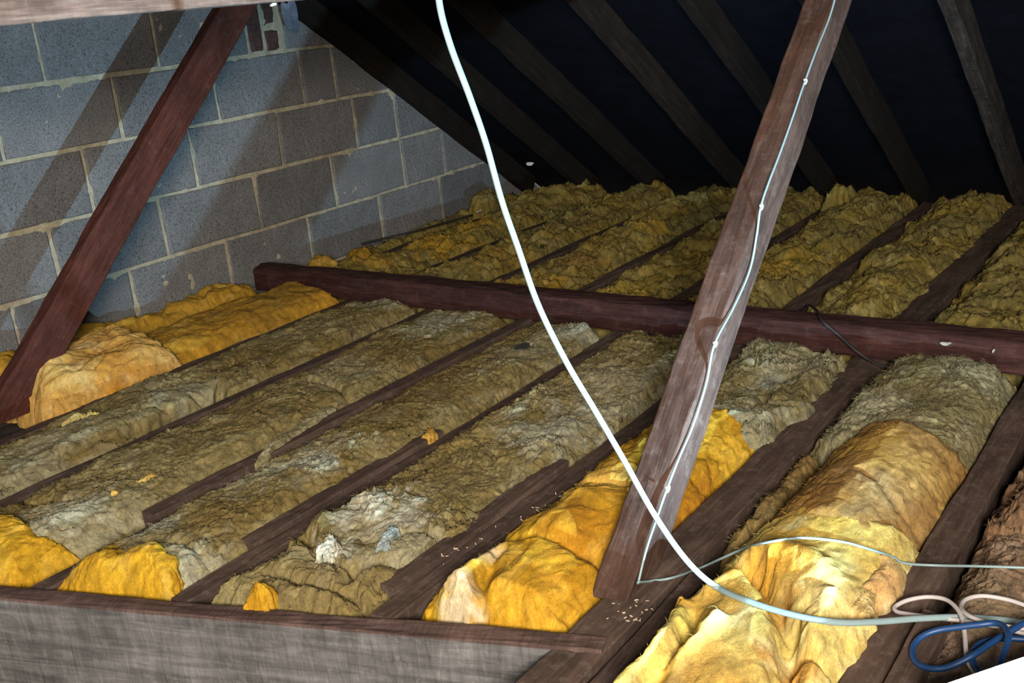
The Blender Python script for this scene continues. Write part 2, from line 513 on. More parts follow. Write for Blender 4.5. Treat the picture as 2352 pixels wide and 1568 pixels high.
RAFT = [(-0.028, 'dark rafter lying tight against the grey block gable wall'),
        (-0.425, 'dark rafter one along from the rafter on the gable wall'),
        (-0.825, 'dim rafter third from the block wall, passing behind the hanging white cable'),
        (-1.30, 'brown rafter fourth from the block wall, faintly lit'),
        (-1.70, 'very dim rafter just before the slanting post with the clipped cable'),
        (-2.09, 'thin dark rafter just beyond the slanting post with the clipped cable'),
        (-2.495, 'pale dusty rafter at the far upper right with flaked lower end'),
        (-2.90, 'dark rafter next beyond the pale dusty rafter, at the right edge')]
RW, RD = 0.048, 0.10
nrm = np.array([-SLOPE, 0, 1.0]); nrm /= np.linalg.norm(nrm)
for i, (y, lab) in enumerate(RAFT):
    a = np.array([RIDGE_X + 0.03, y, roof_z(RIDGE_X + 0.03)]) + nrm * RD / 2
    b = np.array([2.76, y + 0.004, roof_z(2.76)]) + nrm * RD / 2
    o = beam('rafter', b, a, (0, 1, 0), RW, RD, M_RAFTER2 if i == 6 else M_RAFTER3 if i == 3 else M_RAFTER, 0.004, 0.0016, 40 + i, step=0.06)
    tag(o, lab or 'dark rafter of the right roof slope out beyond the pale dusty rafter', 'rafter', 'rafters of the dark roof slope')

# ------------------------------------------------------------------ joists, binder, struts, collar, hatch trimmer
XE = 2.72
def joist(y, x0, x1, label, w=0.045, top=JT, dy=0.0, seed=0, group='ceiling joists', h=None, mat=None):
    h = h or top - 0.0
    o = beam('ceiling_joist', (x0, y, top - h / 2), (x1, y + dy, top - h / 2), (0, 1, 0), w, h, mat or M_JOIST, 0.003, 0.0016, seed, step=0.03)
    return tag(o, label, 'joist', group)

joist(YJ[0], trim_x(YJ[0]) + .05, XE, 'dark joist nearest the block wall, ending under the left end of the red beam', 0.04, seed=1)
joist(YJ[1], -1.10, XE, 'dark joist second from the block wall, carrying the foot of the red-brown post', 0.045, seed=2)
joist(YJ[2], trim_x(YJ[2]) + .05, XE, 'dark joist third from the block wall, between two grey wool strips', 0.042, seed=3)
pd = at(310, 1175, JT)
joist(YJ[3], pd[0], XE, 'fourth joist from the block wall, its sawn near end beside a lower lapped length', 0.045, top=JT + .008, seed=4)
joist(YJ[3] - 0.045, trim_x(YJ[3]) + .058, pd[0] + 0.035, 'short lower joist length between two orange pads', 0.042, top=JT - .004, seed=5)
joist(YJ[4], trim_x(YJ[4]) + .050, XE, 'dark joist fifth from the block wall, ending beside a small orange tuft', 0.044, top=JT - .002, seed=6)
e0, e1 = at(578, 1245, JT + .01), at(880, 1085, JT + .01)
joist(YJ[4] + 0.046, e0[0], e1[0] + .25, 'short lapped joist piece with a dark open end beside the fifth joist', 0.045, top=JT + .010, h=0.07, seed=7)
joist(YJ[5], trim_x(YJ[5]) + .052, XE, 'dark joist along the left side of the bright orange wool', 0.05, seed=8)
f0, f1 = at(905, 1362, JT), at(1330, 1100, JT)
joist(YJ[5] + 0.049, f0[0], f1[0] + .05, 'flat brown joist piece with frayed square end, lapped beside the orange wool', 0.044, top=JT + .012, h=0.06, seed=9)
joist(YJ[6] + .017, -1.5, XE, 'dark cracked joist carrying the foot of the post with clipped cable', 0.084, top=JT, seed=10)
joist(YJ[6] - 0.050, -1.5, -0.43, 'lighter split-off strip along the near side of the cracked joist', 0.032, top=JT - .007, h=0.09, seed=14)
joist(YJ[7], -1.3, XE, 'wide greyish joist on the right of the folded yellow quilt', 0.06, seed=11)
joist(YJ[7] - 0.052, -1.3, at(2115, 1420, JT)[0], 'short grey dusty joist piece under the blue cable loop', 0.044, top=JT + .018, h=0.08, seed=12)
joist(YJ[8], -1.3, XE, 'dark joist off beyond the blue cable, mostly out of the picture', 0.05, seed=13)

# red binder lying across the joists
o = beam('binder_beam', (0.785, -3.55, 0.147), (0.785, -0.095, 0.147), (-1, 0, 0), 0.088, 0.094, M_BINDER, 0.010, 0.0022, 21, step=0.03, wane=0.014)
tag(o, 'long dark red round-edged beam lying across all the joists', 'beam')

ER = aty(1440, 1385, -2.500)
DS = aty(1916, 0, -2.500) - ER; DS /= np.linalg.norm(DS)
NA = np.array([-DS[2], 0, DS[0]])                     # upper-left face of a strut
def strut(name, edge, depth, y0, y1, L0, L1, mat, label, seed, cutz=None):
    e = np.array(edge)
    c0 = e + DS * L0 - NA * depth / 2; c1 = e + DS * L1 - NA * depth / 2
    c0[1] = c1[1] = (y0 + y1) / 2
    o = beam(name, c0, c1, (0, 1, 0), abs(y1 - y0), depth, mat, 0.005, 0.0016, seed, step=0.02, cutz=cutz)
    return tag(o, label, 'post', 'sloping struts under the roof')
strut('roof_strut', ER, 0.086, -2.500, -2.430, -0.22, 2.0, M_STRUT_R, 'brown slanting wooden post with a thin white cable clipped along it', 31, JT - .002)
DS2 = np.array([0.812, 0, 0.777]); DS2 /= np.linalg.norm(DS2)
DS, NA = DS2, np.array([-DS2[2], 0, DS2[0]])
EL = np.array([-0.325, 0, 0.381])
strut('roof_strut', EL, 0.113, -0.47, -0.42, -0.46, 1.56, M_STRUT_L, 'dark red-brown slanting post in front of the block wall at left', 32, JT - .002)

tag(beam('collar_beam', (-2.6, -1.655, 1.222), (1.12, -1.655, 1.222), (0, 1, 0), 0.05, 0.16, M_COLLAR, 0.004, 0.0018, 33),
    'pale rough-sawn timber across the top left corner', 'beam')
ta, tb = np.array([trim_x(-0.75) + .0, -0.75, 0]), np.array([-0.722, -2.535, 0])
dv = (tb - ta) / np.linalg.norm(tb - ta); nv = np.array([dv[1], -dv[0], 0])
off = np.array([0.02, 0.006, 0])
hb = beam('trimmer_beam', np.array([ta[0], ta[1], -0.0205]) + off, np.array([tb[0], tb[1], -0.0205]) + off, -nv, 0.042, 0.25, M_TRIM, 0.003, 0.0018, 34)
tag(hb, 'grey rough-sawn timber along the bottom edge with a brown top', 'beam')

# ------------------------------------------------------------------ insulation
def world_patches(pl, z):
    return [(at(px, py, z)[:2], rad, c, s) for px, py, rad, c, s in pl]

def batt(name, label, x0, x1, y0, y1, style, top=0.14, base=0.02, res=0.004, seed=0, cols=None, patches=(), creases=(), holes=(),
         group=None, ragx=0.03, raga=None, ragy=0.010, rim=0.085, endrim=0.06, lump=0.015, flake=0.007, fine=0.003, fibres=0, tilt=0.0, mat=None, parent=None, skew=0.0, skewa=0.0,
         cat='insulation', part=False, rot=0.0):
    nx = max(12, int((x1 - x0) / res)); ny = max(12, int((y1 - y0) / res))
    U, Vv = np.meshgrid(np.linspace(0, 1, nx), np.linspace(0, 1, ny), indexing='ij')
    S = x0 + U * (x1 - x0)
    ya = y0 + ragy * (1.3 * fbm(S * 8, S * 0 + 1.3, 2, seed + 1) + 0.12 * fbm(S * 45, S * 0 + 3.1, 2, seed + 21))
    yb = y1 + ragy * (1.3 * fbm(S * 8, S * 0 + 7.7, 2, seed + 2) + 0.12 * fbm(S * 45, S * 0 + 5.1, 2, seed + 22))
    T = ya + Vv * (yb - ya)
    xa = (ragx if raga is None else raga) * (fbm(T * 12, T * 0 + 2.2, 4, seed + 3)) + (skew + skewa) * (Vv - 0.5)
    xb = ragx * (fbm(T * 12, T * 0 + 9.2, 4, seed + 4)) + skew * (Vv - 0.5)
    X = S + xa * (1 - U) + xb * U
    Y = T
    if rot:
        cxm, cym = (x0 + x1) / 2, (y0 + y1) / 2
        ca, sa = math.cos(rot), math.sin(rot)
        X, Y = cxm + (X - cxm) * ca - (Y - cym) * sa, cym + (X - cxm) * sa + (Y - cym) * ca
    Wy = y1 - y0; Lx = x1 - x0
    dy = np.minimum(Vv, 1 - Vv) * Wy; dx = np.minimum(U, 1 - U) * Lx
    def se(dd, r):
        q = 1 - np.clip(dd / r, 0, 1)
        return np.sqrt(np.clip(1 - q ** 2.0, 0, 1))
    prof = se(dy, rim) * se(dx, endrim)
    hs = (top - base) * se(dy, rim)
    Ya = Y
    Yn = Y + np.where(Vv < 0.5, hs, 2 * (top - base) - hs)
    Xn = X + (top - base) * np.where(U < 0.5, se(dx, endrim), 2 - se(dx, endrim))
    wx = Xn + 0.06 * fbm(Xn * 6, Yn * 6, 2, seed + 11); wy = Yn + 0.06 * fbm(Xn * 6, Yn * 6, 2, seed + 12)
    low = fbm(Xn * 3.2, Yn * 5, 3, seed + 5)
    mid = fbm(wx * 11, wy * 16, 3, seed + 6)
    X0, Y0 = X, Y
    X, Y = Xn, Yn
    z = base + (top + lump * 1.6 * low + tilt * (U - 0.5) - base) * prof
    body = sstep(0.1, 0.5, prof)
    z += lump * 0.8 * mid * body
    if style in ('wool', 'back'):
        n1 = fbm(wx * 7 + mid * .3, wy * 13, 3, seed + 7) * 2.2
        s1 = np.mod(n1 * 2.0 + 40, 1.0)
        saw = s1 - sstep(0.86, 1.0, s1) * 1.0
        z += flake * (saw - 0.4) * body * (0.4 + sstep(-0.3, 0.4, fbm(X * 5, Y * 5, 2, seed + 13)) * 1.2)
        n2 = fbm(wx * 17 + 5, wy * 34, 3, seed + 8) * 2.0
        s2 = np.mod(n2 * 2.2 + 40, 1.0)
        z += flake * 0.45 * (s2 - sstep(0.84, 1.0, s2) - 0.4) * body
        z += fine * ridged(wx * 55, wy * 95, 2, seed + 9) * body
        pit = sstep(0.42, 0.62, fbm(wx * 12, wy * 16, 3, seed + 14))
        z -= 0.022 * pit * body
    else:
        wr = ridged(wx * 5 + 1, wy * 7, 3, seed + 7)
        z += flake * wr * body + lump * 0.5 * fbm(Xn * 7, Yn * 3, 2, seed + 33) * body
        z += fine * ridged(wx * 40, wy * 60, 2, seed + 9) * body
        q = np.mod(fbm(wx * 5, wy * 9, 2, seed + 15) * 3 + 20, 1.0)
        z += flake * 0.35 * (q - sstep(0.88, 1, q)) * body
    dX = 0.007 * fbm(Xn * 30, Yn * 40, 2, seed + 16); dY = 0.007 * fbm(Xn * 30, Yn * 40, 2, seed + 17)
    X, Y = X0, Y0
    cm = np.zeros(X.shape)
    for pts, amp, wd in creases:
        dd = polydist(X + 0.012 * mid, Y + 0.012 * low, [p[:2] for p in pts])
        z += amp * np.exp(-(dd / wd) ** 2) * body
        if amp < 0: cm = np.maximum(cm, np.exp(-(dd / (wd * .6)) ** 2))
    for (hx, hy), rx, ry, dp in holes:
        dd = ((X - hx + 0.02 * mid) / rx) ** 2 + ((Y - hy + 0.02 * low) / ry) ** 2
        z -= dp * np.exp(-dd ** 2)
    for (hx, hy), rx, ry, dp in holes:
        vv = (Y - hy) / ry
        dY = dY - 0.9 * ry * np.exp(-((X - hx) / (rx * 1.1)) ** 2) * sstep(0.5, 1.0, vv) * sstep(2.6, 1.1, vv)
    zmin = base - 0.004
    z = np.maximum(z, zmin)
    # colours
    cols = cols or [(0.2, 0.17, 0.09)] * 3
    a = sstep(-0.35, 0.35, fbm(Xn * 3.1, Yn * 4.2, 4, seed + 18))[..., None]
    b = sstep(0.05, 0.5, fbm(wx * 9, wy * 13, 4, seed + 19))[..., None]
    C = np.array(cols[0]) * (1 - a) + np.array(cols[1]) * a
    C = C * (1 - 0.75 * b) + np.array(cols[2]) * 0.75 * b
    sw = 0.10 * fbm(wx * 4, wy * 4, 2, seed + 30)
    st_ = fbm((wx + sw) * 22, (wy + sw) * 95, 3, seed + 31)
    C = C * (1 + (0.55 if style == 'wool' else 0.38) * st_)[..., None]
    for (cx, cy), rad, c, st in patches:
        dd = np.hypot(X - cx, (Y - cy) * 1.2) / rad
        k = np.clip(0.8 * st * sstep(1.35, 0.2, dd + 1.3 * fbm(wx * 14, wy * 22, 4, seed + 20 + int(cx * 100) % 7)), 0, 1)[..., None]
        C = C * (1 - k) + np.array(c) * k
    P = np.stack([X + dX, Y + dY, z], -1).reshape(-1, 3)
    I = np.arange(nx * ny).reshape(nx, ny)
    Q = np.stack([I[:-1, :-1], I[1:, :-1], I[1:, 1:], I[:-1, 1:]], -1).reshape(-1, 4)
    # underside closes the pad
    rim_i = np.concatenate([I[:, 0], I[-1, 1:], I[::-1, -1][1:], I[0, ::-1][1:-1]])
    nb = len(P)
    low_ring = P[rim_i].copy(); low_ring[:, 2] = max(0.002, base - 0.015)
    P2 = np.vstack([P, low_ring, [[(x0 + x1) / 2, (y0 + y1) / 2, max(0.002, base - 0.015)]]])
    k = len(rim_i); ar = np.arange(k); nx_ = (ar + 1) % k
    skirt = np.stack([rim_i, nb + ar, nb + nx_, rim_i[nx_]], -1)
    fan = np.stack([nb + ar, np.full(k, nb + k), np.full(k, nb + k), nb + nx_], -1)
    Cf = C.reshape(-1, 3)
    cols_all = np.vstack([Cf, Cf[rim_i], Cf[:1]])
    Qall = np.vstack([Q, skirt])
    mt = mat or (M_GREY_WOOL if style == 'wool' else M_BACK_WOOL if style == 'back' else M_ORANGE_WOOL)
    o = mesh_obj(name, P2[:-1], Qall, mt, parent, smooth=True, cols=cols_all[:-1])
    if not part:
        tag(o, label, cat, group)
    if fibres:
        strands(o, P, Cf, nx, ny, int(fibres * (2.4 if style != 'orange' else 0.6)), seed)
    return o

def strands(o, P, C, nx, ny, count, seed):
    """loose glass fibres lifting off the surface"""
    rg = np.random.default_rng(seed + 500)
    Z = P[:, 2].reshape(nx, ny)
    idx = rg.integers(0, nx * ny, count)
    fy = (idx % ny) / ny; idx = idx[(fy > .12) & (fy < .88)]; count = len(idx)
    base = P[idx]; c = C[idx]
    ang = rg.normal(0.25, 0.9, count); L = rg.uniform(0.004, 0.017, count)
    dirx, diry = np.cos(ang), np.sin(ang)
    bend = rg.normal(0, 0.8, count); lift = rg.uniform(0.0, 0.22, count)
    wd = rg.uniform(0.0002, 0.00045, count)
    V = []; K = 4
    for k in range(K):
        t = k / (K - 1)
        a = ang + bend * t
        px = base[:, 0] + L * t * np.cos(a); py = base[:, 1] + L * t * np.sin(a)
        pz = base[:, 2] + 0.001 + L * lift * math.sin(t * 2.4)
        ww = wd * (1 - 0.8 * t)
        V.append(np.stack([px - np.sin(a) * ww, py + np.cos(a) * ww, pz], -1)); V.append(np.stack([px + np.sin(a) * ww, py - np.cos(a) * ww, pz + ww], -1))
    V = np.stack(V, 1)                                        # count, 2K, 3
    off = (np.arange(count) * 2 * K)[:, None]
    F = np.concatenate([off + np.array([[2 * k, 2 * k + 1, 2 * k + 3, 2 * k + 2]]) for k in range(K - 1)], 0)
    cc = np.repeat(np.clip(c * rg.uniform(0.7, 1.7, (count, 1)), 0, 0.8), 2 * K, 0)
    s = mesh_obj('loose_fibres', V.reshape(-1, 3), F, o.data.materials[0], o, cols=cc)
    s['kind'] = 'stuff'

# palettes (albedo)
GREY = [(0.215, 0.175, 0.078), (0.165, 0.120, 0.040), (0.255, 0.220, 0.125)]
PALE = (0.40, 0.41, 0.33)
PALE2 = (0.33, 0.31, 0.21)
BROWN = (0.135, 0.085, 0.028)
ORANGE = [(0.38, 0.195, 0.010), (0.45, 0.258, 0.016), (0.53, 0.35, 0.06)]
ORDARK = (0.36, 0.13, 0.012)
YELLOW = (0.70, 0.50, 0.14)
OLIVE = [(0.175, 0.145, 0.048), (0.225, 0.165, 0.036), (0.33, 0.275, 0.105)]
AMBER = (0.42, 0.245, 0.022)
WHITE = (0.60, 0.60, 0.52)
TEAL = (0.30, 0.36, 0.34)

GF = 'wool strips laid between the near joists'
GB = 'wool strips laid between the joists behind the red beam'
g = 0.026
def bay(k):                                                # free width between two joists
    hi = 0.0 if k == 0 else YJ[k - 1] - g
    lo = YJ[k] + g
    return lo, hi

def front(k, label, x0, x1, style='wool', lo=None, hi=None, **kw):
    a, b = bay(k)
    if x0 < -0.5: kw.setdefault('skewa', -0.335 * (b - a))
    return batt('insulation_batt', label, x0, x1, lo if lo is not None else a, hi if hi is not None else b, style, group=GF, **kw)

z = 0.13
WP = lambda *p: world_patches(p, z)
# bay 0: thin yellow strip along the gable wall
front(0, 'narrow yellow wool strip crammed against the foot of the block wall', trim_x(-.1) + .05, 0.70, 'orange', top=0.145, rim=0.06, lump=0.03, flake=0.016, seed=100,
      cols=[(0.33, 0.185, 0.018), (0.42, 0.24, 0.03), (0.5, 0.33, 0.08)], res=0.006, lo=YJ[0] + 0.026, hi=-0.012, fibres=300)
# bay 1
front(1, 'long smooth amber wool strip between the first two joists by the wall', -0.25, 0.755, 'orange', top=0.155, rim=0.11, lump=0.012, flake=0.006, seed=110,
      cols=[(0.30, 0.165, 0.022), (0.40, 0.215, 0.022), (0.40, 0.25, 0.05)], patches=WP((470, 830, .07, YELLOW, .8), (740, 680, .08, (0.55, 0.29, 0.03), .9)), res=0.005, fibres=600)
pad0, pad1 = at(100, 930, .13), at(385, 810, .15)
batt('insulation_pad', 'thick folded orange wool pad bulging up beside the red-brown post', -0.47, 0.02, YJ[1] + .012, YJ[0] - 0.0, 'orange', top=0.215, base=0.06, res=0.004, rim=0.15, endrim=0.12,
     lump=0.02, flake=0.010, seed=120, cols=[(0.46, 0.25, 0.055), (0.52, 0.30, 0.08), (0.60, 0.42, 0.18)],
     patches=WP((300, 880, .10, (0.50, 0.22, 0.02), .9), (150, 900, .08, (0.62, 0.45, 0.16), .8)), creases=[([at(165, 930, .15), at(185, 880, .17), at(230, 850, .18)], -0.02, .02)], group='folded wool pads', fibres=700)
# bay 2
front(2, 'grey-green wool strip beyond the first grey joist, torn open by a black hole', trim_x(-.8) + .03, 0.745, 'wool', top=0.132, seed=130, cols=GREY, lump=0.018,
      patches=WP((700, 700, .16, PALE2, .7), (880, 690, .10, PALE, .5), (410, 900, .12, PALE2, .8), (480, 930, .07, (.34, .35, .27), .7), (130, 1010, .14, PALE2, .8), (60, 1080, .12, (.25, .24, .16), .8)),
      holes=[((-0.165, -0.915), .045, .050, .13), ((-0.29, -0.925), .07, .022, .06), ((-0.41, -0.925), .05, .018, .06)], fibres=2200)
# bay 3
front(3, 'grey-brown wool strip between the third and fourth joists, with a drooping flap', trim_x(-1.2) + .12, 0.735, 'wool', top=0.128, seed=140, cols=GREY,
      patches=WP((1010, 740, .13, PALE, .6), (780, 850, .12, PALE2, .5), (620, 940, .15, BROWN, .6), (170, 1180, .14, PALE2, .9), (140, 1190, .07, PALE, .6), (400, 1060, .18, (.20, .165, .08), .5)),
      creases=[([at(700, 880, .12), at(760, 885, .12), at(800, 905, .12)], -.02, .012), ([at(40, 1150, .12), at(150, 1160, .12)], -.015, .012)], fibres=2600, res=.0035)
# bay 4
front(4, 'brown-grey wool strip with a dark dry leaf on it', trim_x(-1.55) + .1, 0.73, 'wool', top=0.128, seed=150, cols=GREY,
      patches=WP((1330, 750, .10, PALE, .8), (1230, 800, .12, PALE2, .6), (980, 880, .18, BROWN, .7), (880, 930, .12, BROWN, .7), (710, 1060, .10, PALE, .8), (350, 1200, .07, PALE, .7), (560, 1100, .10, PALE2, .7), (400, 1300, .12, PALE, .7), (480, 1210, .10, BROWN, .5)),
      creases=[([at(345, 1250, .12), at(420, 1260, .12), at(560, 1300, .12)], -.012, .012)], fibres=3200, res=.0032)
# bay 5
front(5, 'lumpy grey-brown wool strip with torn whitish tufts and a blue-grey fluff', trim_x(-1.95) + .045, 0.725, 'wool', top=0.132, seed=160, cols=GREY, lump=0.020, flake=0.008,
      patches=WP((1420, 880, .16, PALE2, .8), (1250, 990, .13, PALE, .75), (1380, 940, .09, PALE, .5), (860, 1180, .09, WHITE, .6), (930, 1190, .06, WHITE, .55), (1000, 1090, .12, BROWN, .5), (780, 1270, .05, PALE, .9), (1060, 1000, .12, (.24, .17, .05), .6), (930, 1250, .09, PALE2, .8), (700, 1370, .14, (.17, .125, .055), .8)),
      creases=[([at(700, 1240, .12), at(740, 1290, .12), at(800, 1310, .12), at(900, 1290, .12)], -.03, .014), ([at(740, 1215, .12), at(730, 1270, .12), at(770, 1300, .12)], .02, .018),
               ([at(850, 1250, .12), at(960, 1230, .12), at(1020, 1230, .12)], -.022, .012), ([at(620, 1320, .12), at(700, 1340, .12), at(880, 1370, .12)], -.022, .012), ([at(870, 1390, .12), at(890, 1350, .12)], .02, .012)],
      holes=[(at(640, 1275, .12)[:2], .03, .022, .06), (at(805, 1325, .12)[:2], .025, .015, .06), (at(880, 1395, .12)[:2], .02, .014, .06), (at(975, 1248, .13)[:2], .05, .014, .04)], fibres=4200, res=.003)
# bay 6: orange near the hatch, grey beyond
front(6, 'grey torn wool tuft strip behind the post, meeting the red beam', 0.10, 0.725, 'wool', top=0.138, seed=170, cols=[(0.21, 0.19, 0.11), (0.17, 0.14, 0.06), (0.27, 0.26, 0.18)], lump=0.024, flake=0.011,
      patches=WP((1800, 850, .10, PALE2, .7), (1780, 880, .05, TEAL, .7), (1700, 970, .10, (.33, .34, .27), .7), (1880, 930, .06, TEAL, .5)),
      holes=[(at(1870, 938, .12)[:2], .05, .03, .09), (at(1745, 925, .13)[:2], .05, .018, .04)], fibres=2200, res=.0035)
front(6, 'bright orange wool strip left of the clipped-cable post, bulging at the front timber', trim_x(-2.35) + .045, 0.20, 'orange', lo=-2.450, top=0.165, seed=180, cols=ORANGE, rim=0.16, endrim=0.05, lump=0.013, flake=0.006, fine=0.0007,
      patches=WP((1380, 1130, .10, (.66, .42, .10), .8), (1080, 1310, .06, (.78, .55, .08), 1.), (1130, 1290, .04, WHITE, .6), (1060, 1380, .05, WHITE, .6), (1330, 1240, .10, ORDARK, .5), (1250, 1150, .06, YELLOW, .5), (1650, 1130, .14, ORDARK, .8), (1740, 1080, .05, (.42, .12, .02), .9), (1660, 1020, .07, (.7, .45, .05), .8), (1250, 1400, .10, (.62, .36, .04), .5)),  # ORDARK patch right of the post paints its shade into the wool
      creases=[([at(1170, 1230, .15), at(1230, 1230, .15), at(1330, 1250, .15), at(1400, 1260, .15)], -.022, .018), ([at(1140, 1270, .15), at(1105, 1340, .15), at(1100, 1450, .15)], -.028, .016),
               ([at(1130, 1280, .15), at(1060, 1330, .15), at(985, 1420, .15)], .022, .03), ([at(1360, 1110, .15), at(1430, 1120, .15)], -.014, .012), ([at(1600, 1090, .13), at(1690, 1060, .13), at(1745, 1065, .13)], -.02, .014)], fibres=1200, res=.003)
# bay 7
front(7, 'grey-green wool strip with fluffy edges at the right, below the red beam', 0.12, 0.725, 'wool', top=0.155, seed=190, cols=[(0.21, 0.19, 0.11), (0.17, 0.14, 0.06), (0.27, 0.25, 0.17)], lump=0.016, flake=0.006, rim=.12,
      patches=WP((2010, 960, .10, PALE2, .8), (2230, 870, .08, PALE2, .7), (2250, 990, .10, (.22, .18, .10), .6)), fibres=2600, res=.0032)
batt('insulation_roll', 'tan brown wool roll between the grey wool and the folded yellow quilt', -0.32, 0.235, YJ[7] + 0.03, YJ[6] - 0.085, 'orange', top=0.188, base=0.04, res=.003, seed=200, rim=0.17, endrim=0.07, lump=0.006, flake=0.0025, fine=0.0005,
     cols=[(0.24, 0.130, 0.034), (0.285, 0.165, 0.052), (0.32, 0.215, 0.095)], patches=WP((1990, 1070, .09, (.46, .27, .05), .9), (2120, 1110, .08, (.50, .32, .09), .8), (1800, 1200, .10, (.36, .17, .03), .7), (2090, 1200, .10, (.26, .16, .06), .7)),
     creases=[([at(1980, 1060, .2), at(2060, 1110, .2), at(2160, 1130, .2)], -.010, .012)], group='wool pieces of the seventh bay', fibres=900)
batt('insulation_batt', 'ragged olive wool edge tucked down the left side of the tan roll', -0.32, 0.12, YJ[6] - 0.11, YJ[6] - 0.035, 'wool', top=0.125, base=0.02, res=.004, seed=205, rim=0.05, endrim=.05, lump=.02,
     cols=[(0.20, 0.14, 0.05), (0.16, 0.10, 0.035), (0.26, 0.2, 0.09)], group='wool pieces of the seventh bay', fibres=400)
cr = lambda *pp: [at(px, py, .2) for px, py in pp]
batt('insulation_roll', 'folded pale yellow quilt creased down the middle, right of the post foot', -1.10, -0.19, YJ[7] + 0.01, YJ[6] - 0.07, 'orange', top=0.178, base=0.03, res=.003, seed=210, rim=0.15, endrim=0.06, lump=0.004, flake=0.0025, fine=0.0003,
     cols=[(0.50, 0.32, 0.060), (0.52, 0.40, 0.12), (0.54, 0.50, 0.25)], skew=-0.06,
     patches=[(at(px, py, .2)[:2], rr, c, s) for px, py, rr, c, s in ((1760, 1250, .08, (.60, .30, .03), .9), (1640, 1330, .08, (.56, .30, .04), .7), (1800, 1330, .05, (.40, .17, .02), .9), (1820, 1450, .05, (.42, .19, .03), .9), (1790, 1540, .05, (.42, .19, .03), .9), (1920, 1330, .07, (.74, .60, .27), .8), (1560, 1380, .05, (.80, .66, .16), 1.), (1500, 1490, .06, (.82, .68, .18), 1.), (1600, 1500, .07, (.56, .30, .06), .7), (1900, 1520, .06, (.76, .62, .26), .8))],  # dark orange along the crease: inner wool colour plus painted crease shade
     creases=[(cr((1720, 1240), (1780, 1320), (1815, 1400), (1820, 1470), (1790, 1568)), -.060, .022), (cr((1740, 1225), (1850, 1250), (1950, 1300), (1975, 1370)), .016, .03),
              (cr((1560, 1330), (1545, 1400), (1500, 1460), (1420, 1540)), .030, .016), (cr((1590, 1360), (1580, 1430), (1520, 1490), (1450, 1568)), -.030, .012), (cr((1640, 1400), (1600, 1440), (1530, 1490)), .02, .014),
              (cr((1900, 1330), (1870, 1400), (1850, 1480)), .02, .02), (cr((1840, 1425), (1910, 1430), (1980, 1415)), -.025, .014), (cr((1540, 1330), (1620, 1300), (1700, 1270)), .015, .02)], group='wool pieces of the seventh bay', fibres=1200)
batt('insulation_scrap', 'torn cream wool scrap hanging over the right edge of the yellow quilt', at(1995, 1400, .13)[0] - .06, at(1995, 1330, .13)[0] + .09, YJ[7] + 0.02, YJ[7] + .10, 'orange', top=0.15, base=0.05, res=.004, seed=215, rim=.05, endrim=.05, ragx=.08, ragy=.03,
     cols=[(0.50, 0.30, 0.12), (0.60, 0.45, 0.2), (0.68, 0.58, 0.32)], group='wool pieces of the seventh bay', fibres=150)
# bay 8
front(8, 'flat dusty brown wool strip under the cable coils at the lower right', -1.15, 0.70, 'wool', top=0.104, base=0.03, seed=220, cols=[(0.22, 0.145, 0.095), (0.17, 0.105, 0.065), (0.28, 0.20, 0.14)], lump=0.012, flake=0.006, hi=YJ[7] - .036,
      patches=WP((2250, 1350, .12, (.22, .17, .10), .6), (2200, 1480, .1, (.30, .22, .17), .6)), fibres=2000, res=.0035)
batt('insulation_pad', 'crumpled rust-brown wool heap at the right edge above the flat dusty wool', -0.12, 0.42, YJ[8] + 0.05, YJ[7] - .05, 'wool', top=0.165, base=0.04, res=.0032, seed=230, rim=.13, endrim=.14, lump=.045, flake=.012, ragx=.08, ragy=.03,
     cols=[(0.20, 0.125, 0.072), (0.145, 0.080, 0.044), (0.26, 0.175, 0.110)], holes=[(at(2300, 1120, .10)[:2], .03, .06, .08), (at(2240, 1190, .10)[:2], .04, .02, .05)], group='folded wool pads', fibres=1500)
# orange pads at the hatch timber
a0, a1 = bay(3); b0, b1 = bay(4)
batt('insulation_pad', 'bright orange wool pad cut off by the left edge of the picture', trim_x(-1.2) + .065, at(110, 1262, .13)[0] + .05, a0 + .0, a1 - .01, 'orange', top=0.158, base=0.06, res=.003, seed=240, rim=.13, endrim=.05, lump=.012, flake=.005, ragx=.05, cols=ORANGE, group='folded wool pads', skewa=-.12, raga=.02, fibres=500)
batt('insulation_pad', 'ragged bright orange wool pad with frayed right tip, lying against the front timber', trim_x(-1.57) + .068, at(395, 1300, .13)[0] + .02, b0 + .005, b1 - .028, 'orange', top=0.148, base=0.06, res=.003, seed=250, rim=.11, endrim=.05, lump=.014, flake=.006, ragx=.12, cols=ORANGE, group='folded wool pads', skewa=-.10, raga=.015, fibres=600,
     patches=WP((330, 1280, .03, YELLOW, .8), (420, 1340, .03, YELLOW, .8)))
c5 = at(562, 1380, .13); c5[0] += .035
batt('insulation_scrap', 'small orange wool tuft poking up behind the front timber', c5[0] - .022, c5[0] + .026, c5[1] - .03, c5[1] + .02, 'orange', top=0.150, base=0.10, res=.002, seed=255, rim=.03, endrim=.03, lump=.008, flake=.004, ragx=.02, ragy=.01, cols=ORANGE, group='loose wool scraps', fibres=120)

